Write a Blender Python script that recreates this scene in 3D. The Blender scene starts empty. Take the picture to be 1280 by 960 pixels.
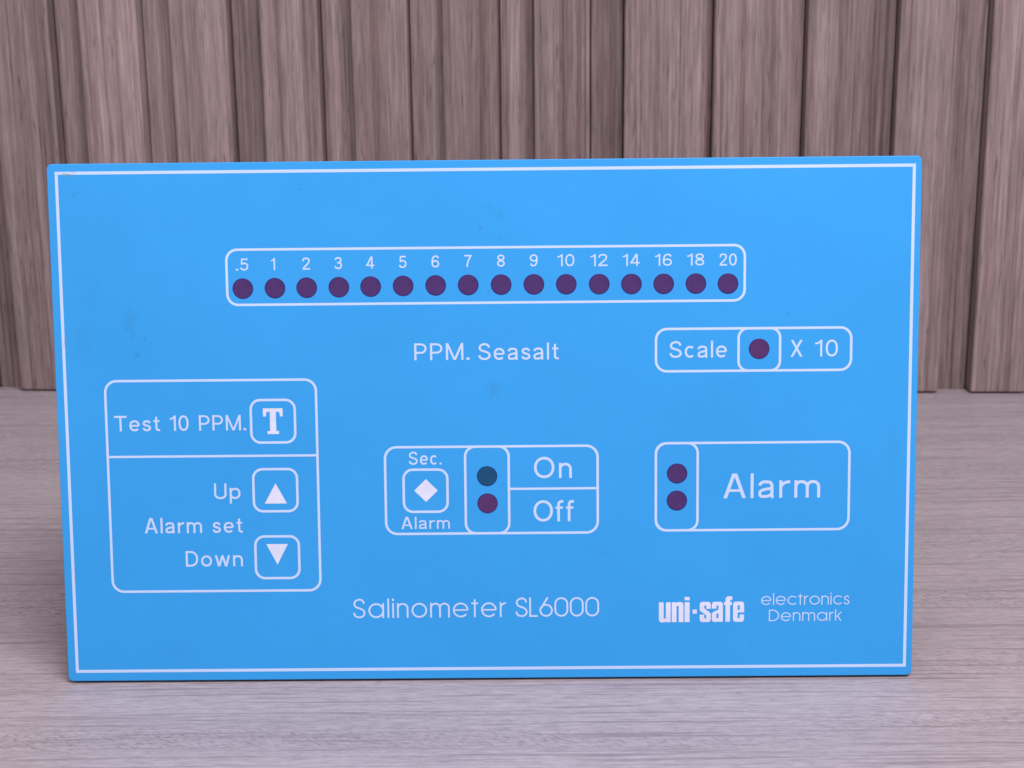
import bpy, bmesh, math, random
from mathutils import Vector, Matrix
random.seed(7)
sc = bpy.context.scene
C = sc.collection
sin, cos, PI = math.sin, math.cos, math.pi

# ------------------------------------------------------------------ camera
CAM_H, PITCH, ROLL = 0.186179, 0.245047, -0.010421
fwd = Vector((0, cos(PITCH), -sin(PITCH)))
up0 = Vector((0, sin(PITCH), cos(PITCH)))
rt0 = Vector((1, 0, 0))
rt = cos(ROLL)*rt0 + sin(ROLL)*up0
up = -sin(ROLL)*rt0 + cos(ROLL)*up0
cam = bpy.data.cameras.new('camera')
cam.sensor_width = 36
cam.lens = 1900/1280*36
cam.clip_start = 0.01
cam.clip_end = 20
co = bpy.data.objects.new('camera', cam)
M = Matrix((rt, up, -fwd)).transposed().to_4x4()
M.translation = (0, 0, CAM_H)
co.matrix_world = M
C.objects.link(co)
sc.camera = co
cam.dof.use_dof = True
cam.dof.focus_distance = 0.425
cam.dof.aperture_fstop = 42

# ------------------------------------------------------------------ light
w = bpy.data.worlds.new('World'); sc.world = w; w.use_nodes = True
bg = w.node_tree.nodes['Background']
bg.inputs['Color'].default_value = (1.0, 0.96, 1.08, 1)
bg.inputs['Strength'].default_value = 0.57
def area(name, loc, target, sx, sy, power, col):
    l = bpy.data.lights.new(name, 'AREA'); l.shape = 'RECTANGLE'
    l.size = sx; l.size_y = sy; l.energy = power; l.color = col
    o = bpy.data.objects.new(name, l); o.location = loc
    o.rotation_euler = (Vector(target)-Vector(loc)).to_track_quat('-Z', 'Y').to_euler()
    C.objects.link(o); return o
area('ceiling_light', (0.24, -0.03, 0.92), (0.0, 0.40, 0.08), 0.48, 0.36, 11.0, (1.0, 0.96, 1.07))
area('fill_light', (-0.7, -0.5, 1.2), (0, 0.6, 0.1), 0.8, 0.8, 4.0, (1.0, 0.965, 1.08))
sc.view_settings.view_transform = 'Standard'
sc.view_settings.look = 'None'
sc.view_settings.exposure = 0
sc.view_settings.gamma = 1

# ------------------------------------------------------------------ helpers
def link(name, me, parent=None, mat=None):
    o = bpy.data.objects.new(name, me); C.objects.link(o)
    if mat and not me.materials: me.materials.append(mat)
    if parent: o.parent = parent
    return o
def nodes(m):
    m.use_nodes = True
    return m.node_tree, m.node_tree.nodes['Principled BSDF']
class NB:
    """small node builder"""
    def __init__(s, nt): s.nt = nt
    def n(s, t, **kw):
        x = s.nt.nodes.new(t)
        for k, v in kw.items(): setattr(x, k, v)
        return x
    def set(s, sock, v):
        if isinstance(v, bpy.types.NodeSocket): s.nt.links.new(v, sock)
        else: sock.default_value = v
    def math(s, op, a, b=None, clamp=False):
        x = s.n('ShaderNodeMath', operation=op, use_clamp=clamp)
        s.set(x.inputs[0], a)
        if b is not None: s.set(x.inputs[1], b)
        return x.outputs[0]
    def noise(s, vec, scale, detail=3, rough=.55, dist=0):
        x = s.n('ShaderNodeTexNoise')
        s.set(x.inputs['Vector'], vec); x.inputs['Scale'].default_value = scale
        x.inputs['Detail'].default_value = detail; x.inputs['Roughness'].default_value = rough
        x.inputs['Distortion'].default_value = dist
        return x.outputs['Fac']
    def scale(s, vec, v):
        x = s.n('ShaderNodeVectorMath', operation='MULTIPLY')
        s.set(x.inputs[0], vec); s.set(x.inputs[1], v); return x.outputs[0]
    def add(s, a, b):
        x = s.n('ShaderNodeVectorMath', operation='ADD')
        s.set(x.inputs[0], a); s.set(x.inputs[1], b); return x.outputs[0]
    def ramp(s, f, stops):
        x = s.n('ShaderNodeValToRGB'); s.set(x.inputs[0], f)
        el = x.color_ramp.elements
        while len(el) < len(stops): el.new(.5)
        for e, (p, c) in zip(el, stops):
            e.position = p; e.color = (c, c, c, 1) if isinstance(c, (int, float)) else (*c, 1)
        return x.outputs[0]
    def mix(s, f, a, b, mode='MIX'):
        x = s.n('ShaderNodeMix', data_type='RGBA', blend_type=mode)
        s.set(x.inputs[0], f)
        s.set(x.inputs[6], a if isinstance(a, bpy.types.NodeSocket) else (*a, 1))
        s.set(x.inputs[7], b if isinstance(b, bpy.types.NodeSocket) else (*b, 1))
        return x.outputs[2]

# ------------------------------------------------------------------ materials
def wood_wall():
    m = bpy.data.materials.new('walnut_laminate'); nt, b = nodes(m); N = NB(nt)
    tc = N.n('ShaderNodeTexCoord').outputs['Object']
    oi = N.n('ShaderNodeObjectInfo').outputs['Random']
    off = N.n('ShaderNodeCombineXYZ')
    N.set(off.inputs[0], N.math('MULTIPLY', oi, 3.7)); N.set(off.inputs[1], N.math('MULTIPLY', oi, 1.9)); N.set(off.inputs[2], N.math('MULTIPLY', oi, 5.3))
    v = N.add(tc, off.outputs[0])
    # slow sideways wander so the grain is not ruler straight
    wv = N.noise(N.scale(v, (14, 14, 3.2)), 1.0, 2)
    wo = N.n('ShaderNodeCombineXYZ'); N.set(wo.inputs[0], N.math('MULTIPLY', N.math('SUBTRACT', wv, .5), .0035))
    v = N.add(v, wo.outputs[0])
    broad = N.noise(N.scale(v, (170, 170, 1.4)), 1.0, 3, .6)
    mid = N.noise(N.scale(v, (600, 600, 3.0)), 1.0, 4, .65)
    fine = N.noise(N.scale(v, (950, 950, 42)), 1.0, 3, .65)
    pores = N.noise(N.scale(v, (1100, 1100, 75)), 1.0, 1, .5)
    blot = N.noise(N.scale(v, (30, 30, 12)), 1.0, 3, .6)
    col = N.ramp(broad, [(.30, (.172, .112, .101)), (.44, (.242, .171, .160)), (.58, (.288, .213, .203)), (.72, (.335, .256, .245))])
    col = N.mix(1, col, N.ramp(mid, [(.33, .50), (.42, .86), (.50, 1.0), (.60, 1.06), (.70, 1.32)]), 'MULTIPLY')
    col = N.mix(1, col, N.ramp(fine, [(.3, .70), (.7, 1.26)]), 'MULTIPLY')
    col = N.mix(1, col, N.ramp(blot, [(.3, .90), (.7, 1.09)]), 'MULTIPLY')
    col = N.mix(N.ramp(pores, [(.66, 0.), (.76, .6)]), col, (.06, .04, .042))
    col = N.mix(1, col, N.ramp(N.math('FRACT', N.math('MULTIPLY', oi, 7.31)), [(0, .80), (1, 1.08)]), 'MULTIPLY')
    N.set(b.inputs['Base Color'], col)
    b.inputs['Roughness'].default_value = .55
    b.inputs['Specular IOR Level'].default_value = .3
    bp = N.n('ShaderNodeBump'); bp.inputs['Strength'].default_value = .35; bp.inputs['Distance'].default_value = .0003
    N.set(bp.inputs['Height'], N.math('ADD', mid, fine)); N.set(b.inputs['Normal'], bp.outputs[0])
    return m
def wood_table():
    m = bpy.data.materials.new('grey_oak_laminate'); nt, b = nodes(m); N = NB(nt)
    tc = N.n('ShaderNodeTexCoord').outputs['Object']
    wv = N.noise(N.scale(tc, (4, 14, 1)), 1.0, 3)
    wo = N.n('ShaderNodeCombineXYZ'); N.set(wo.inputs[1], N.math('MULTIPLY', N.math('SUBTRACT', wv, .5), .006))
    v = N.add(tc, wo.outputs[0])
    broad = N.noise(N.scale(v, (1.5, 45, 1)), 1.0, 4, .6)
    mid = N.noise(N.scale(v, (6, 260, 1)), 1.0, 4, .7)
    fine = N.noise(N.scale(v, (150, 900, 1)), 1.0, 4, .75)
    streak = N.noise(N.scale(v, (14, 520, 1)), 1.0, 2, .5)
    streak2 = N.noise(N.scale(v, (22, 980, 1)), 1.0, 2, .6)
    streak3 = N.noise(N.scale(v, (5, 300, 1)), 1.0, 3, .6)
    # short slanting silk flecks that gather in bands
    rot = N.n('ShaderNodeMapping'); rot.inputs['Rotation'].default_value = (0, 0, .45); N.set(rot.inputs['Vector'], v)
    fleck = N.noise(N.scale(rot.outputs[0], (420, 1250, 1)), 1.0, 2, .5)
    band = N.noise(N.scale(v, (2.2, 34, 1)), 1.0, 2, .5)
    col = N.ramp(broad, [(.30, (.318, .269, .272)), (.5, (.346, .294, .297)), (.72, (.368, .315, .316))])
    col = N.mix(1, col, N.ramp(mid, [(.3, .90), (.45, .99), (.7, 1.05)]), 'MULTIPLY')
    col = N.mix(1, col, N.ramp(fine, [(.3, .74), (.5, 1.0), (.7, 1.20)]), 'MULTIPLY')
    col = N.mix(N.ramp(streak, [(.585, 0.), (.66, .50)]), col, (.16, .125, .13))
    col = N.mix(N.ramp(streak2, [(.57, 0.), (.66, .42)]), col, (.18, .14, .145))
    col = N.mix(N.ramp(streak3, [(.60, 0.), (.68, .45)]), col, (.17, .135, .14))
    fk = N.math('MULTIPLY', N.ramp(fleck, [(.50, 0.), (.66, 1.)]), N.ramp(band, [(.52, .12), (.62, .75)]))
    col = N.mix(fk, col, (.20, .165, .165))
    N.set(b.inputs['Base Color'], col)
    b.inputs['Roughness'].default_value = .5
    b.inputs['Specular IOR Level'].default_value = .3
    bp = N.n('ShaderNodeBump'); bp.inputs['Strength'].default_value = .5; bp.inputs['Distance'].default_value = .00025
    N.set(bp.inputs['Height'], N.math('ADD', fine, mid)); N.set(b.inputs['Normal'], bp.outputs[0])
    return m
# dirt marks: (x mm, y mm, radius mm x, radius mm y, strength, warm)
MARKS = [(-98.5, 103.2, 2.2, 3.4, .26, 0), (-100.0, 100.6, .7, .9, .55, 0), (-97.9, 99.0, .6, .9, .6, 0), (-94.4, 97.7, .6, .8, .6, 0),
         (-97.0, 93.6, .9, .9, .55, 0), (-106.0, 94.6, .8, .6, .5, 0), (-112.0, 98.0, 3.2, 6, .16, 0), (-109.5, 112, 3, 7, .10, 0),
         (1.2, 133.2, 1.2, .7, .30, 0), (4.0, 131.2, 1.6, 1.2, .34, 0), (-1.0, 127.4, .7, .8, .45, 0), (4.3, 124.6, .45, 1.3, .55, 0),
         (1.0, 110.0, .8, .6, .40, 0), (2.0, 83.3, 2.4, 1.9, .30, 0), (1.6, 81.2, .7, 1.1, .45, 0), (3.0, 81.0, .6, 1.0, .45, 0),
         (-50.5, 138.9, .9, .45, .7, 0), (-114.6, 143.2, 2.6, .55, .75, 1), (-116.9, 97.0, .35, 1.8, .6, 1), (-112.5, 137.5, .9, .8, .35, 0),
         (-20.5, 86.0, .35, .4, .5, 0), (83.5, 103.5, .5, .8, .5, 0), (33.0, 36.0, .4, .5, .5, 0), (2.5, 23.5, .7, .8, .45, 0),
         (-48.0, 12.0, 3.5, 4.5, .10, 0), (-88.0, 8.0, 5, 4, .10, 0), (113.5, 65, 2.0, 11, .14, 0), (65, 78, .4, .35, .45, 0),
         (-64.5, 44.6, 4.0, 1.0, .16, 0), (-13.0, 6.8, 1.2, .6, .2, 0), (74.5, 9.0, .45, .4, .5, 0), (-30, 97, 7, 4, .07, 0)]
def panel_mat(name, base, rough=.42, marks=True, spec=.35):
    m = bpy.data.materials.new(name); nt, b = nodes(m); N = NB(nt)
    tc = N.n('ShaderNodeTexCoord').outputs['Object']
    col = N.mix(0, base, base)
    sm = N.noise(N.scale(tc, (18, 22, 1)), 1.0, 4, .65)
    col = N.mix(1, col, N.ramp(sm, [(.3, .965), (.7, 1.03)]), 'MULTIPLY')
    spk = N.noise(N.scale(tc, (330, 330, 1)), 1.0, 2, .5)
    col = N.mix(N.ramp(spk, [(.765, 0.), (.81, .28)]), col, (.03, .16, .36))
    if marks:
        wob = N.n('ShaderNodeTexNoise'); wob.inputs['Scale'].default_value = 700; wob.inputs['Detail'].default_value = 2
        N.set(wob.inputs['Vector'], tc)
        wb = N.n('ShaderNodeVectorMath', operation='SUBTRACT'); N.set(wb.inputs[0], wob.outputs['Color']); wb.inputs[1].default_value = (.5, .5, .5)
        tw = N.add(tc, N.scale(wb.outputs[0], (.0034, .0034, 0)))
        for x, y, rx, ry, s, warm in MARKS:
            s = min(1, s*1.15)
            d = N.n('ShaderNodeVectorMath', operation='SUBTRACT'); N.set(d.inputs[0], tw); d.inputs[1].default_value = (x*.001, y*.001, 0)
            d2 = N.scale(d.outputs[0], (1000/rx, 1000/ry, 0))
            ln = N.n('ShaderNodeVectorMath', operation='LENGTH'); N.set(ln.inputs[0], d2)
            f = N.n('ShaderNodeMapRange', interpolation_type='SMOOTHSTEP'); N.set(f.inputs['Value'], ln.outputs['Value'])
            f.inputs['From Min'].default_value = 0; f.inputs['From Max'].default_value = 1.35
            f.inputs['To Min'].default_value = s*.8; f.inputs['To Max'].default_value = 0
            col = N.mix(f.outputs[0], col, (.16, .22, .16) if warm else (.03, .20, .38))
    N.set(b.inputs['Base Color'], col)
    N.set(b.inputs['Roughness'], N.ramp(sm, [(.3, rough-.05), (.7, rough+.07)]))
    b.inputs['Specular IOR Level'].default_value = spec
    bp = N.n('ShaderNodeBump'); bp.inputs['Strength'].default_value = .12; bp.inputs['Distance'].default_value = .0001
    N.set(bp.inputs['Height'], N.noise(N.scale(tc, (1800, 1800, 1)), 1.0, 2)); N.set(b.inputs['Normal'], bp.outputs[0])
    return m
def lamp_mat(name, rim, mid):
    m = bpy.data.materials.new(name); nt, b = nodes(m); N = NB(nt)
    tc = N.n('ShaderNodeTexCoord').outputs['Object']
    ln = N.n('ShaderNodeVectorMath', operation='LENGTH'); N.set(ln.inputs[0], N.scale(tc, (1000, 1000, 0)))
    c = N.ramp(N.math('DIVIDE', ln.outputs['Value'], 3.0), [(0, mid), (.78, mid), (.97, rim)])  # darker rim paints the thin shadow halo round the window
    n = N.noise(N.add(tc, (.3, .1, 0)), 500, 3, .6)
    c = N.mix(1, c, N.ramp(n, [(.3, .88), (.7, 1.14)]), 'MULTIPLY')
    N.set(b.inputs['Base Color'], c)
    b.inputs['Roughness'].default_value = .35
    b.inputs['Specular IOR Level'].default_value = .22
    return m
def plain(name, col, rough=.5, spec=.4):
    m = bpy.data.materials.new(name); nt, b = nodes(m); N = NB(nt)
    tc = N.n('ShaderNodeTexCoord').outputs['Object']
    n = N.noise(tc, 160, 4, .6)
    N.set(b.inputs['Base Color'], N.mix(1, N.mix(0, col, col), N.ramp(n, [(.3, .93), (.7, 1.05)]), 'MULTIPLY'))
    b.inputs['Roughness'].default_value = rough
    b.inputs['Specular IOR Level'].default_value = spec
    return m
M_WALL = wood_wall(); M_TABLE = wood_table()
BLUE = (.028, .306, .680)
M_BLUE = panel_mat('blue_polyester_overlay', BLUE)
M_EDGE = plain('dark_blue_plate_edge', (.02, .06, .16), .5)
M_WHITE = panel_mat('white_screen_print', (.50, .61, .80), .45, True)
M_WSYM = plain('bright_white_screen_print', (.64, .66, .78), .45)
M_RED = lamp_mat('dark_red_window', (.014, .020, .145), (.062, .026, .118))
M_RED2 = lamp_mat('plum_red_window', (.018, .020, .135), (.078, .026, .108))
M_GREEN = lamp_mat('dark_green_window', (.004, .035, .15), (.006, .062, .140))
M_BLACK = plain('black_housing_plastic', (.03, .03, .032), .5)

# ------------------------------------------------------------------ tabletop
def box_mesh(name, x0, x1, y0, y1, z0, z1, bevel=0, seg=2):
    bm = bmesh.new()
    bmesh.ops.create_cube(bm, size=1)
    for v in bm.verts:
        v.co = Vector(((x0+x1)/2+v.co.x*(x1-x0), (y0+y1)/2+v.co.y*(y1-y0), (z0+z1)/2+v.co.z*(z1-z0)))
    if bevel: bmesh.ops.bevel(bm, geom=bm.edges[:], offset=bevel, segments=seg, profile=.5, affect='EDGES')
    me = bpy.data.meshes.new(name); bm.to_mesh(me); bm.free()
    return me
TZ = -0.00073
t = link('tabletop', box_mesh('tabletop', -.9, .9, -.25, .80, TZ-.025, TZ, .0012), None, M_TABLE)
t['kind'] = 'structure'

# ------------------------------------------------------------------ fluted wall
WY, WYAW, WLEAN = 0.729818, -0.051436, 0.011227
ex = Vector((cos(WYAW), sin(WYAW), 0)); ez = Vector((sin(WLEAN), 0, 1)).normalized()
ey_ = ez.cross(ex).normalized(); ez = ex.cross(ey_).normalized()
MW = Matrix((ex, ey_, ez)).transposed().to_4x4(); MW.translation = (0, WY, 0)
wall = link('wall', box_mesh('wall', -.85, .85, .018, .030, -.02, .75), None, M_WALL)
wall.matrix_world = MW
wall['kind'] = 'structure'
ribs = {}
meas = [(-204.2,-175.9), (-160.5,-132.8), (-117.4,-89.8), (-74.2,-47.6), (-31.2,-4.7), (11.9,38.2), (54.3,80.2), (96.2,123.0), (138.9,165.9), (181.4,208.3), (223.7,250.6)]
ribl = [(a*.001, b*.001) for a, b in meas]
pitch = .0427
for k in range(1, 14):
    ribl.append((meas[-1][0]*.001+pitch*k, meas[-1][1]*.001+pitch*k))
    ribl.append((meas[0][0]*.001-pitch*k-.001, meas[0][1]*.001-pitch*k))
ribl.sort()
for a, b in ribl:
    cx = (a+b)/2; wd = b-a
    zb = (TZ+.0006-cx*ex.z)/ez.z          # each slat ends just above the table
    me = box_mesh('slat', -wd/2, wd/2, 0, .018, zb, .74, .0011, 3)
    for p in me.polygons: p.use_smooth = False
    s = link('slat', me, wall, M_WALL)
    s.location = (cx, random.uniform(-.0002, .0002), 0)
# thin tongue of each board closing the groove bottom, with slits added at its edges to make dark shade lines
for i in range(len(ribl)-1):
    a = ribl[i][1]; b = ribl[i+1][0]
    me = box_mesh('groove_board', -(b-a)/2+.0005, (b-a)/2-.0005, .0088, .0125, -.010, .738, .0002, 1)
    s = link('groove_board', me, wall, M_WALL); s.location = ((a+b)/2, 0, 0)

# ------------------------------------------------------------------ the control panel
PX, PY, PYAW, LEAN, PH, PW = -0.007315, 0.399521, -0.006772, 0.132558, .146108, .240
pex = Vector((cos(PYAW), sin(PYAW), 0)); pb = Vector((-sin(PYAW), cos(PYAW), 0))
pey = cos(LEAN)*Vector((0, 0, 1)) + sin(LEAN)*pb
pez = pex.cross(pey)
MP = Matrix((pex, pey, pez)).transposed().to_4x4(); MP.translation = (PX, PY, 0)
# local axes of the panel: x across, y up the face, z out of the face (metres)
panel = bpy.data.objects.new('control_panel', None); C.objects.link(panel)
panel.empty_display_size = .02
panel.matrix_world = MP
panel['label'] = 'bright blue salinometer control panel with white lettering and round dark indicators, standing on the table'
panel['category'] = 'control panel'
mm = .001
def rrect(x0, x1, y0, y1, r, n=8):
    pts = []
    for cx, cy, a0 in ((x1-r, y1-r, 0), (x0+r, y1-r, 90), (x0+r, y0+r, 180), (x1-r, y0+r, 270)):
        for k in range(n+1):
            a = math.radians(a0+90*k/n); pts.append((cx+r*cos(a), cy+r*sin(a)))
    return pts
def slab(name, pts, z0, z1, mat, parent, bevel=0, seg=2, matside=None):
    bm = bmesh.new()
    vs = [bm.verts.new((x*mm, y*mm, z0*mm)) for x, y in pts]
    f = bm.faces.new(vs)
    r = bmesh.ops.extrude_face_region(bm, geom=[f])
    top = [e for e in r['geom'] if isinstance(e, bmesh.types.BMVert)]
    for v in top: v.co.z = z1*mm
    bm.normal_update()
    if bevel:
        ed = [e for e in bm.edges if all(abs(v.co.z-z1*mm) < 1e-7 for v in e.verts)]
        bmesh.ops.bevel(bm, geom=ed, offset=bevel*mm, segments=seg, profile=.5, affect='EDGES')
    bmesh.ops.recalc_face_normals(bm, faces=bm.faces[:])
    me = bpy.data.meshes.new(name)
    if matside:
        me.materials.append(mat); me.materials.append(matside)
        bm.normal_update()
        for f in bm.faces:
            if f.normal.z < .35: f.material_index = 1
    bm.to_mesh(me); bm.free()
    return link(name, me, parent, mat)
H = PH*1000
TH = 5.5
slab('front_plate', rrect(-120, 120, 0, H, 1.5), -TH, 0, M_BLUE, panel, .22, 3, M_EDGE)
D = 58.0; ins = D*math.tan(LEAN)+.2
hs = slab('rear_housing', rrect(-100, 100, ins-1.0, H-14, 3), -D, -TH, M_BLACK, panel)
# --- ink: flat strokes laid 4 microns over one another
class Ink:
    def __init__(s, z=.020): s.polys = []; s.z = z
    def poly(s, pts): s.polys.append(pts)
    def ribbon(s, pts, t, closed=False):
        h = t/2; n = len(pts)
        P = [Vector(p) for p in pts]; Lf = []; Rt = []
        for i in range(n):
            if closed: a, b, c = P[i-1], P[i], P[(i+1) % n]
            else: a, b, c = P[max(i-1, 0)], P[i], P[min(i+1, n-1)]
            d1 = (b-a); d2 = (c-b)
            if d1.length < 1e-9: d1 = d2
            if d2.length < 1e-9: d2 = d1
            d1 = d1.normalized(); d2 = d2.normalized()
            n1 = Vector((-d1.y, d1.x)); n2 = Vector((-d2.y, d2.x))
            m = (n1+n2)
            m = m.normalized() if m.length > 1e-6 else n1
            k = h/max(.35, m.dot(n1))
            Lf.append(b+m*k); Rt.append(b-m*k)
        s.polys.append(('strip', Lf, Rt, closed))
    def build(s, name, mat, parent, dz=.004, org=(0, 0)):
        vs = []; fs = []; z = s.z
        ox, oy = org
        for p in s.polys:
            b0 = len(vs)
            if isinstance(p, tuple):
                _, Lf, Rt, cl = p; n = len(Lf)
                for a, b in zip(Lf, Rt):
                    vs.append(((a.x-ox)*mm, (a.y-oy)*mm, z*mm)); vs.append(((b.x-ox)*mm, (b.y-oy)*mm, z*mm))
                for i in range(n if cl else n-1):
                    j = (i+1) % n
                    fs.append((b0+2*i, b0+2*i+1, b0+2*j+1, b0+2*j))
            else:
                for x, y in p: vs.append(((x-ox)*mm, (y-oy)*mm, z*mm))
                ar = sum(p[i][0]*p[(i+1) % len(p)][1]-p[(i+1) % len(p)][0]*p[i][1] for i in range(len(p)))
                ix = list(range(b0, b0+len(p)))
                fs.append(tuple(ix if ar > 0 else ix[::-1]))
            z += dz
        me = bpy.data.meshes.new(name); me.from_pydata(vs, [], fs); me.update()
        o = link(name, me, parent, mat)
        if org != (0, 0): o.location = (ox*mm, oy*mm, 0)
        return o

# ---------------- stroke alphabet. cap height 1, t = stroke thickness; every glyph -> (width, draw commands)
def arc(cx, cy, rx, ry, a0, a1, n=2.0, k=None):
    k = k or max(4, int(abs(a1-a0)/7.5)); out = []
    for i in range(k+1):
        a = math.radians(a0+(a1-a0)*i/k); c, s_ = cos(a), sin(a)
        out.append((cx+rx*math.copysign(abs(c)**(2/n), c), cy+ry*math.copysign(abs(s_)**(2/n), s_)))
    return out
def spl(pts, k=7):
    P = [Vector(p) for p in pts]; P = [2*P[0]-P[1]]+P+[2*P[-1]-P[-2]]; out = []
    for i in range(1, len(P)-2):
        p0, p1, p2, p3 = P[i-1:i+3]
        for j in range(k):
            u = j/k
            q = .5*((2*p1)+(p2-p0)*u+(2*p0-5*p1+4*p2-p3)*u*u+(3*p1-p0-3*p2+p3)*u**3)
            out.append((q.x, q.y))
    out.append(tuple(P[-2])); return out
def diag(x0, y0, x1, y1, t):
    dy = abs(y1-y0); ln = math.hypot(x1-x0, y1-y0); a = t/2*ln/dy
    return ('p', [(x0-a, y0), (x0+a, y0), (x1+a, y1), (x1-a, y1)])
def S_(w, Hh, t):
    f = [(.97,.77),(.86,.915),(.68,.985),(.5,1),(.26,.955),(.09,.86),(.05,.73),(.14,.61),(.34,.545),(.62,.485),(.88,.40),(1.0,.265),(.93,.11),(.72,.02),(.5,0),(.24,.03),(.07,.12),(0,.25)]
    return spl([(t/2+x*(w-t), t/2+y*(Hh-t)) for x, y in f], 4)
X = .71
def uni(c, t):
    h = t/2; R = lambda p, tt=None: ('r', p, tt or t)
    if c == 'T': w=.70; return w, [R([(0,1-h),(w,1-h)]), R([(w/2,0),(w/2,1-h)])]
    if c == 'e': w=.60; return w, [R(arc(w/2,X/2,w/2-h,X/2-h,0,318,2.25)), R([(h,X/2),(w-h,X/2)], t*.85)]
    if c == 's': w=.50; return w, [R(S_(w,X,t))]
    if c == 'S': w=.68; return w, [R(S_(w,1,t))]
    if c == 't': w=.36; return w, [R([(.16,.92),(.16,.2)]+arc(.16+.12,.2,.12,.2-h,180,270)+[(w,h)]), R([(0,X-h),(w-.02,X-h)], t*.85)]
    if c == 'f': w=.36; return w, [R([(.14,0),(.14,.78)]+arc(.14+.12,.78,.12,.22-h,180,90)+[(w,1-h)]), R([(0,X-h),(w-.02,X-h)], t*.85)]
    if c == '1': w=.34; return w, [R([(w-h,0),(w-h,1)]), R(spl([(0,.775),(.12,.80),(.22,.88),(w-h,.965)],4), t*.85)]
    if c == '0': w=.58; return w, [R(arc(w/2,.5,w/2-h,.5-h,0,360,2.25)[:-1]+['c'])]
    if c == 'O': w=.88; return w, [R(arc(w/2,.5,w/2-h,.5-h,0,360,2.1)[:-1]+['c'])]
    if c == 'o': w=.62; return w, [R(arc(w/2,X/2,w/2-h,X/2-h,0,360,2.15)[:-1]+['c'])]
    if c == 'c': w=.54; return w, [R(arc(w/2+.02,X/2,w/2-h+.02,X/2-h,48,314,2.2))]
    if c == 'P':
        w=.62; rb=(1-h-.44)/2; return w, [R([(h,0),(h,1)]), R([(h,1-h),(w-h-rb,1-h)]+arc(w-h-rb,1-h-rb,rb,rb,90,-90)+[(h,.44)], t*.92)]
    if c == 'M': w=.86; return w, [R([(h,0),(h,1)]), R([(w-h,0),(w-h,1)]), diag(h,1,w/2,0,t*.85), diag(w-h,1,w/2,0,t*.85)]
    if c == '.': w=t*1.15; return w, [('p',[(0,0),(w,0),(w,w),(0,w)])]
    if c == 'U': w=.68; r=w/2-h; return w, [R([(h,1),(h,.32)]+arc(w/2,.32,r,.32-h,180,360,2.2)+[(w-h,1)])]
    if c == 'u': w=.56; r=w/2-h; return w, [R([(h,X),(h,.26)]+arc(w/2,.26,r,.26-h,180,360,2.1)), R([(w-h,0),(w-h,X)])]
    if c == 'p': w=.60; return w, [R([(h,-.29),(h,X)]), R(arc(w/2,X/2,w/2-h,X/2-h,0,360,2.2)[:-1]+['c'])]
    if c == 'n': w=.56; return w, [R([(h,0),(h,X)]), R(arc(w/2,X-h-.24,w/2-h,.24,180,0,2.2)+[(w-h,0)])]
    if c == 'm':
        w=.90; a=(w-t)/2; return w, [R([(h,0),(h,X)]), R(arc(h+a/2,X-h-.22,a/2,.22,180,0,2.2)+[(h+a,0)]), R(arc(h+a*1.5,X-h-.22,a/2,.22,180,0,2.2)+[(w-h,0)])]
    if c == 'r': w=.37; return w, [R([(h,0),(h,X)]), R(arc(.37,X-h-.26,.37-h,.26,180,88,2.1))]
    if c == 'l': w=t; return w, [R([(h,0),(h,1)])]
    if c == 'a':
        w=.57; q=w-h-.035
        return w, [R(spl([(.06,.50),(.085,.585),(.17,X-h-.005),(.28,X-h),(.41,X-h-.02),(q-.012,.545),(q,.44)],4)+[(q,.12),(q+.006,.05),(q+.035,0)]),
                   R(spl([(q,.40),(.38,.375),(.22,.345),(.09,.28),(h,.185),(.09,.075),(.20,h),(.34,.075),(.45,.155),(q,.27)],4), t*.95)]
    if c == 'D': w=.70; rx=.36; return w, [R([(h,0),(h,1)]), R([(h,1-h),(w-h-rx,1-h)]+arc(w-h-rx,.5,rx,.5-h,90,-90,2.2)+[(h,h)], t*.95)]
    if c == 'A': w=.78; a=t*.55; return w, [diag(a,0,w/2-.02,1,t), diag(w-a,0,w/2+.02,1,t), R([(.16,.31),(w-.16,.31)], t*.85)]
    if c == 'w': w=.86; a=t*.52; return w, [diag(a,X,.235,0,t*.95), diag(.245,0,w/2,X,t*.9), diag(w/2,X,w-.245,0,t*.9), diag(w-.235,0,w-a,X,t*.95)]
    if c == 'X': w=.70; a=t*.6; return w, [diag(a,0,w-a-.01,1,t), diag(w-a,0,a+.01,1,t)]
    if c == '2': w=.56; return w, [R(spl([(.055,.70),(.085,.84),(.17,.925),(.28,1-h),(.40,.915),(.48,.82),(.485,.69),(.43,.55),(.32,.40),(.18,.25),(.075,t)],5)), R([(.01,h),(w,h)])]
    if c == '3': w=.56; return w, [R(spl([(.055,.77),(.11,.875),(.18,.925),(.275,1-h),(.38,.92),(.455,.85),(.46,.73),(.41,.60),(.32,.545),(.19,.535)],5)), R(spl([(.19,.535),(.35,.525),(.46,.45),(.49,.30),(.45,.15),(.36,.085),(.27,h),(.17,.08),(.08,.14),(.045,.26)],5))]
    if c == '4': w=.60; return w, [R([(.42,0),(.42,1)]), diag(.05,.235,.40,1,t*.9), R([(0,.265),(w,.265)], t*.9)]
    if c == '5': w=.56; return w, [R([(.10,1-h),(w-.05,1-h)]), R([(.125,1),(.095,.49)], t*.9), R(spl([(.085,.50),(.17,.575),(.28,.60),(.40,.565),(.475,.46),(.49,.32),(.455,.17),(.375,.09),(.27,h),(.16,.085),(.08,.15),(.045,.26)],5))]
    if c == '6': w=.58; return w, [R(arc(w/2,.305,w/2-h,.305-h,0,360,2.1)[:-1]+['c']), R(spl([(h,.305),(.062,.5),(.09,.70),(.155,.86),(.27,1-h),(.39,.93),(.47,.86),(.505,.76)],5))]
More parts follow.
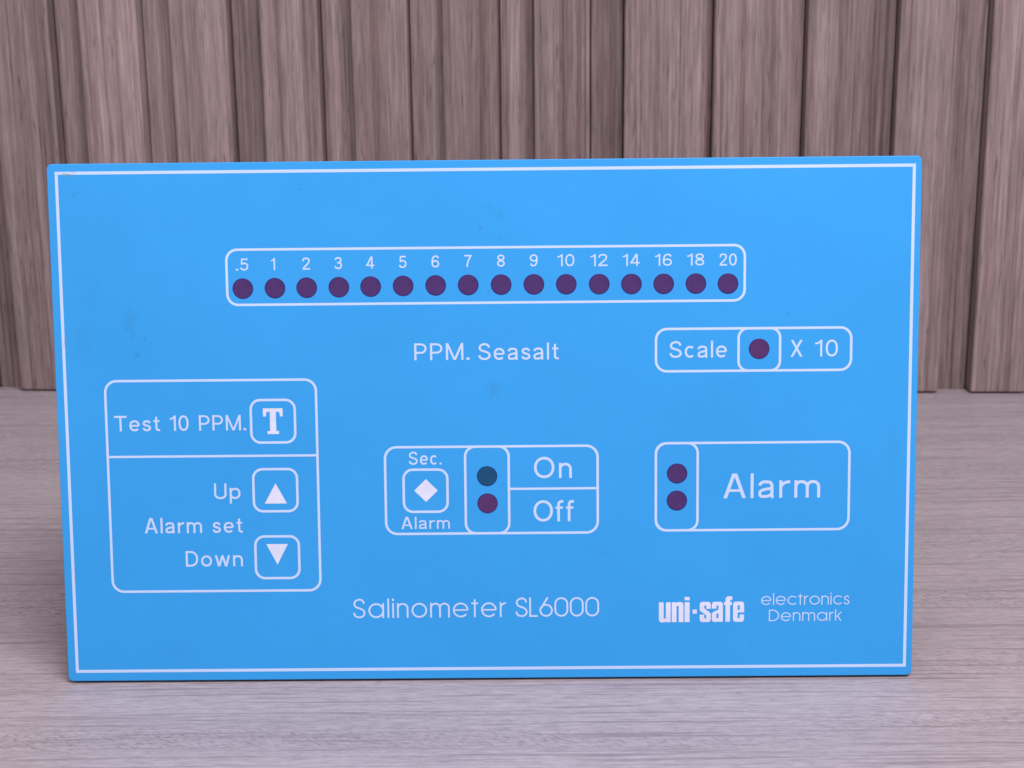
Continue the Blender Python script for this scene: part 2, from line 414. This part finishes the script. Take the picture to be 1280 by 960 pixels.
    if c == '9':
        w, cm = uni('6', t); out = []
        for q in cm: out.append((q[0], [p if p == 'c' else (w-p[0], 1-p[1]) for p in q[1]], q[2]))
        return w, out
    if c == '7': w=.54; return w, [R([(0,1-h),(w,1-h)]), R(spl([(w-h*1.1,1-t),(.34,.62),(.24,.30),(.20,0)],5))]
    if c == '8': w=.58; return w, [R(arc(w/2,.755,.205,.245-h,0,360,2.1)[:-1]+['c']), R(arc(w/2,.272,w/2-h,.272-h,0,360,2.1)[:-1]+['c'])]
    if c == ' ': return .30, []
    raise KeyError(c)
def geo(c, t):
    """round geometric alphabet"""
    h = t/2; R = lambda p, tt=None: ('r', p, tt or t); XG=.765; r=XG/2-h; wc=XG
    if c == 'S': w=.60; return w, [R(S_(w,1,t))]
    if c == 's': w=.42; return w, [R(S_(w,XG,t))]
    if c == 'o': return wc, [R(arc(wc/2,XG/2,r,r,0,360)[:-1]+['c'])]
    if c == 'a': return wc+h*.4, [R(arc(wc/2,XG/2,r,r,0,360)[:-1]+['c']), R([(wc-h,0),(wc-h,XG)])]
    if c == 'e': return wc, [R(arc(wc/2,XG/2,r,r,0,322)), R([(h,XG/2),(wc-h,XG/2)], t*.9)]
    if c == 'c': return wc*.88, [R(arc(wc/2,XG/2,r,r,42,318))]
    if c == 'l': return t, [R([(h,0),(h,1)])]
    if c == 'i': return t, [R([(h,0),(h,XG)]), ('p',[(0,.87),(t,.87),(t,1),(0,1)])]
    if c == 'n': w=.56; q=w/2-h; return w, [R([(h,0),(h,XG)]), R(arc(w/2,XG-h-q,q,q,180,0)+[(w-h,0)])]
    if c == 'm': w=.96; a=(w-t)/2; return w, [R([(h,0),(h,XG)]), R(arc(h+a/2,XG-h-a/2,a/2,a/2,180,0)+[(h+a,0)]), R(arc(h+a*1.5,XG-h-a/2,a/2,a/2,180,0)+[(w-h,0)])]
    if c == 't': w=.32; return w, [R([(w/2,0),(w/2,.93)]), R([(0,XG-h),(w,XG-h)])]
    if c == 'r': w=.30; return w, [R([(h,0),(h,XG)]), R(arc(h+.25,XG-h-.25,.25,.25,180,86))]
    if c == 'L': w=.42; return w, [R([(h,1),(h,h)]), R([(0,h),(w,h)])]
    if c == 'D': w=.76; rx=.5-h; return w, [R([(h,0),(h,1)]), R([(h,1-h),(w-h-rx,1-h)]+arc(w-h-rx,.5,rx,.5-h,90,-90)+[(h,h)])]
    if c == 'k': w=.50; return w, [R([(h,0),(h,1)]), diag(.10,.33,w-.05,XG,t*.9), diag(w-h*1.2,0,.20,.42,t*.9)]
    if c == '6': w=.66; q=w/2-h; return w, [R(arc(w/2,q+h,q,q,0,360)[:-1]+['c']), diag(.075,.42,.41,1,t)]
    if c == '0': w=.68; q=w/2-h; return w, [R(arc(w/2,1-h-q,q,q,0,180)+arc(w/2,h+q,q,q,180,360)+['c'])]
    if c == ' ': return .30, []
    raise KeyError(c)
def word(ink, s, font, x0, x1, base, cap, tmm, gap=.17, sx=None):
    """set a word so that it runs exactly from x0 to x1 (mm) with an even gap between its letters"""
    t = tmm/cap
    G = [font(c, t) for c in s]
    W0 = sum(g[0] for g in G)
    space = (x1-x0)/cap
    k = 1.0
    free = (space-W0)/max(1, len(s)-1)
    if len(s) > 1: k = (space-gap*(len(s)-1))/W0; free = gap
    if len(s) == 1: k = space/W0; free = 0
    x = 0
    for wd, cm in G:
        for q in cm:
            f = lambda p: (x0+(x+p[0]*k)*cap, base+p[1]*cap)
            if q[0] == 'p': ink.poly([f(p) for p in q[1]])
            else:
                pts = q[1]; cl = pts[-1] == 'c'
                if cl: pts = pts[:-1]
                ink.ribbon([f(p) for p in pts], q[2]*cap, cl)
        x += wd*k+free
def lettering(s, font, x0, x1, base, cap, t, label=None, gap=.17, mat=None):
    ink = Ink(.020)
    word(ink, s, font, x0, x1, base, cap, t, gap)
    o = ink.build('lettering', mat or M_WHITE, panel, .003)
    if label: o['label'] = label
    return o
def outline(name, x0, x1, y0, y1, r, t=.68, z=.016, mat=None, parent=None, open_=None):
    ink = Ink(z); ink.ribbon(rrect(x0, x1, y0, y1, r), t, True)
    return ink.build(name, mat or M_WHITE, parent or panel)

# border line round the face (square corners)
ink = Ink(.010)
a, b, c, d = -117.4, 117.9, 2.9, 143.55; hb = .42
ink.poly([(a-hb, d-hb), (b+hb, d-hb), (b+hb, d+hb), (a-hb, d+hb)])
ink.poly([(a-hb, c-hb), (b+hb, c-hb), (b+hb, c+hb), (a-hb, c+hb)])
ink.poly([(a-hb, c+hb), (a+hb, c+hb), (a+hb, d-hb), (a-hb, d-hb)])
ink.poly([(b-hb, c+hb), (b+hb, c+hb), (b+hb, d-hb), (b-hb, d-hb)])
ink.build('border_line', M_WHITE, panel, 0)

def disc(name, x, y, r, mat, label=None, src=None):
    if src: me = src.data
    else:
        bm = bmesh.new(); n = 40; rings = []
        for rr, z in ((r, .010), (r-.06, .040), (r*.55, .046)):
            rings.append([bm.verts.new((rr*cos(2*PI*i/n)*mm, rr*sin(2*PI*i/n)*mm, z*mm)) for i in range(n)])
        for A, B in zip(rings, rings[1:]):
            for i in range(n): bm.faces.new((A[i], A[(i+1) % n], B[(i+1) % n], B[i]))
        bm.faces.new(rings[-1])
        bmesh.ops.recalc_face_normals(bm, faces=bm.faces[:])
        me = bpy.data.meshes.new(name); bm.to_mesh(me); bm.free()
    o = link(name, me, panel, mat)
    o.location = (x*mm, y*mm, 0)
    if label: o['label'] = label
    return o
# bar of sixteen indicators
outline('scale_frame', -71.35, 71.75, 106.95, 122.2, 3.0)
xs = [-67.0, -58.1, -49.3, -40.4, -31.6, -22.6, -13.6, -4.6, 4.5, 13.55, 22.5, 31.6, 40.5, 49.4, 58.3, 67.15]
ys = [111.45, 111.5, 111.55, 111.6, 111.7, 111.8, 111.85, 111.9, 111.9, 111.9, 111.85, 111.8, 111.75, 111.7, 111.7, 111.6]
nums = ['.5', '1', '2', '3', '4', '5', '6', '7', '8', '9', '10', '12', '14', '16', '18', '20']
first = None
for x, y, s in zip(xs, ys, nums):
    o = disc('indicator_window', x, y, 2.88, M_RED, 'dark red indicator window under the number '+s, first)
    first = first or o
    ink = Ink(.020); cap = 3.32; bs = 116.45+(y-111.45)*.9
    wd = {1: None, 2: 4.75}[len(s)] if s != '.5' else 3.5
    if wd is None:
        g = uni(s, .42/cap)[0]*cap*(1.0 if s == '1' else 1.14); xo = -.35 if s == '1' else 0
        word(ink, s, uni, x-g/2+xo, x+g/2+xo, bs, cap, .42)
    else:
        xo = -.0 if s == '.5' else (-.05 if s[0] == '1' else 0)
        word(ink, s, uni, x-wd/2+xo, x+wd/2+xo, bs, cap, .42)
    n = ink.build('numeral', M_WHITE, panel, .003); n['label'] = 'white number '+s

# scale x 10
outline('scale_frame', 47.3, 101.4, 87.4, 99.2, 3.0)
outline('window_frame', 70.2, 81.7, 87.42, 99.18, 2.6, z=.022)
disc('indicator_window', 75.9, 93.45, 2.88, M_RED2, 'plum indicator window between Scale and X 10')
# test and alarm set
outline('button_group_frame', -106.3, -47.45, 26.0, 86.0, 3.2)
ink = Ink(.022); ink.poly([(-105.9, 64.3), (-47.8, 64.3), (-47.8, 64.95), (-105.9, 64.95)]); ink.build('divider_line', M_WHITE, panel)
# secondary alarm
outline('button_group_frame', -28.55, 31.0, 42.0, 66.7, 3.2)
outline('window_frame', -6.1, 6.1, 42.02, 66.68, 2.8, z=.022)
ink = Ink(.028); ink.poly([(6.4, 54.3), (30.7, 54.3), (30.7, 54.95), (6.4, 54.95)]); ink.build('divider_line', M_WHITE, panel)
disc('indicator_window', 0.0, 58.3, 2.88, M_GREEN, 'dark green indicator window beside On')
disc('indicator_window', 0.05, 50.55, 2.88, M_RED2, 'plum indicator window beside Off')
# alarm
outline('alarm_frame', 47.3, 101.4, 42.4, 67.2, 3.2)
outline('window_frame', 47.32, 59.0, 42.42, 67.18, 2.8, z=.022)
disc('indicator_window', 53.25, 58.6, 2.88, M_RED, 'upper dark red indicator window of the alarm box')
disc('indicator_window', 53.2, 50.9, 2.88, M_RED, 'lower dark red indicator window of the alarm box')

# buttons
def button(cx, cy, what):
    b_ = slab('push_button', rrect(-6.2, 6.2, -6.2, 6.2, 2.6), .0, .008, M_BLUE, panel)
    b_.location = (cx*mm, cy*mm, 0); b_['label'] = 'membrane push button with a white '+what
    ink = Ink(.016); ink.ribbon(rrect(-6.15, 6.15, -6.0, 6.0, 2.6), .68, True)
    ink.build('button_outline', M_WHITE, b_)
    return b_
def sym(btn, polys, name='button_symbol'):
    ink = Ink(.020)
    for p in polys: ink.poly(p)
    return ink.build(name, M_WSYM, btn, 0)
T = button(-59.65, 74.35, 'letter T')
sym(T, [[(-2.75,3.65),(-2.75,1.35),(-2.0,1.35),(-1.75,2.65),(-.85,2.65),(-.85,-2.75),(-1.6,-2.75),(-1.6,-3.6),(1.6,-3.6),(1.6,-2.75),(.85,-2.75),(.85,2.65),(1.75,2.65),(2.0,1.35),(2.75,1.35),(2.75,3.65)]], 'button_letter')
U = button(-59.5, 54.8, 'triangle pointing up'); sym(U, [[(.05,2.0),(-3.1,-3.8),(3.15,-3.8)]])
Dn = button(-59.45, 35.6, 'triangle pointing down'); sym(Dn, [[(-3.05,3.8),(3.05,3.8),(0,-2.1)]])
S = button(-17.3, 54.3, 'diamond'); sym(S, [[(.1,3.3),(-3.2,.05),(.1,-3.2),(3.4,.05)]])

# words
B = lambda s: 'white words '+s
lettering('Test 10 PPM.', uni, -104.1, -67.2, 71.85, 4.38, .57, B('Test 10 PPM.'), .15)
lettering('Up', uni, -76.8, -69.3, 52.4, 4.47, .57, B('Up'))
lettering('Alarm set', uni, -96.7, -69.0, 42.75, 4.40, .57, B('Alarm set'))
lettering('Down', uni, -85.4, -69.2, 33.1, 4.50, .57, B('Down'))
lettering('Sec.', uni, -21.9, -12.7, 61.7, 3.74, .48, B('Sec.'))
lettering('Alarm', uni, -24.3, -10.6, 43.4, 3.50, .45, B('Alarm, small, under the diamond button'))
lettering('On', uni, 13.15, 23.8, 57.6, 6.05, .74, B('On'), .2)
lettering('Off', uni, 12.95, 24.3, 45.25, 6.05, .74, B('Off'), .12)
lettering('Alarm', uni, 66.2, 93.4, 51.45, 7.0, .84, B('Alarm, large'))
lettering('Salinometer', geo, -38.4, 4.9, 17.8, 5.62, .50, B('Salinometer'), .15)
lettering('SL6000', geo, 7.6, 31.3, 17.8, 5.62, .50, 'white model code in thin round letters at the bottom', .08)
lettering('electronics', geo, 77.1, 102.0, 20.7, 3.40, .30, B('electronics'), .13)
lettering('Denmark', geo, 79.3, 99.9, 16.0, 3.34, .30, B('Denmark'), .14)
lettering('Scale', uni, 51.0, 67.0, 91.15, 4.66, .57, B('Scale'))
ink = Ink(.020)
word(ink, 'X', uni, 84.6, 88.0, 91.15, 4.68, .57); word(ink, '10', uni, 91.4, 97.8, 91.15, 4.68, .57)
ink.build('lettering', M_WHITE, panel, .003)['label'] = B('X 10')
ink = Ink(.020)
word(ink, 'PPM.', uni, -19.9, -4.5, 91.1, 4.73, .59); word(ink, 'Seasalt', uni, -2.1+.0, 20.3, 91.0, 4.73, .59)
ink.build('lettering', M_WHITE, panel, .003)['label'] = B('PPM. Seasalt')

# heavy condensed wordmark
HV = {
 'u': (14.5, [[(0,25),(5.9,25),(5.9,4.6),(8.6,4.6),(8.6,25),(14.5,25),(14.5,0),(9.2,0),(8.8,1.0),(7.3,-.2),(3,-.2),(.9,.8),(0,3.2)]]),
 'n': (14.5, [[(0,0),(5.9,0),(5.9,20.4),(8.6,20.4),(8.6,0),(14.5,0),(14.5,21.8),(13.6,24.2),(11.5,25.2),(7.2,25.2),(5.7,24),(5.3,25),(0,25)]]),
 'i': (6.2, [[(0,0),(6.2,0),(6.2,25),(0,25)], [(0,27.4),(6.2,27.4),(6.2,31.6),(0,31.6)]]),
 's': (14.3, [[(14.3,16.5),(8.6,16.5),(8.6,20.6),(5.9,20.6),(5.9,17.2),(13.6,11.4),(14.3,9.8),(14.3,2.8),(13.3,.6),(11.5,-.2),(2.8,-.2),(.9,.8),(0,3),(0,9.2),(5.9,9.2),(5.9,4.4),(8.6,4.4),(8.6,8.2),(.8,13.8),(0,15.5),(0,22.2),(.9,24.4),(2.8,25.2),(11.5,25.2),(13.4,24.4),(14.3,22.2)]]),
 'a': (14.3, [[(8.6,0),(14.3,0),(14.3,22.2),(13.4,24.4),(11.5,25.2),(2.8,25.2),(.9,24.4),(0,22.2),(0,16.6),(5.9,16.6),(5.9,20.6),(8.6,20.6)],
              [(8.6,15.2),(1.8,12.4),(0,10.2),(0,2.8),(.8,.6),(2.4,-.2),(6.8,-.2),(8.6,1.4),(8.6,4.5),(5.9,4.5),(5.9,9.8),(8.6,11.3)]]),
 'f': (10.4, [[(2,0),(7.9,0),(7.9,20.9),(10.2,20.9),(10.2,25),(7.9,25),(7.9,27.4),(10.6,27.4),(10.6,32),(5.2,32),(3,31),(2,28.8),(2,25),(0,25),(0,20.9),(2,20.9)]]),
 'e': (14.3, [[(5.9,4.4),(8.6,4.4),(8.6,9.0),(14.3,9.0),(14.3,2.8),(13.3,.6),(11.5,-.2),(2.8,-.2),(.9,.8),(0,3),(0,22.2),(.9,24.4),(2.8,25.2),(5.9,25.2)],
              [(5.9,25.2),(11.5,25.2),(13.4,24.4),(14.3,22.2),(14.3,11.6),(5.9,11.6),(5.9,14.8),(8.6,14.8),(8.6,20.6),(5.9,20.6)]]),
}
ink = Ink(.020)
def heavy(s, x0, x1, base, xh, gap=1.4):
    W0 = sum(HV[c][0] for c in s)+gap*(len(s)-1); k = (x1-x0)/W0; x = x0; sy = xh/25
    for c in s:
        for p in HV[c][1]: ink.poly([(x+a*k, base+b*sy) for a, b in p])
        x += (HV[c][0]+gap)*k
heavy('uni', 48.2, 56.9, 15.95, 5.75)
heavy('safe', 59.75, 72.3, 15.95, 5.75)
ink.poly([(57.75, 18.35), (58.95, 18.35), (58.95, 19.55), (57.75, 19.55)])
ink.build('wordmark', M_WSYM, panel, 0)['label'] = 'heavy condensed white wordmark with a square dot in the middle'
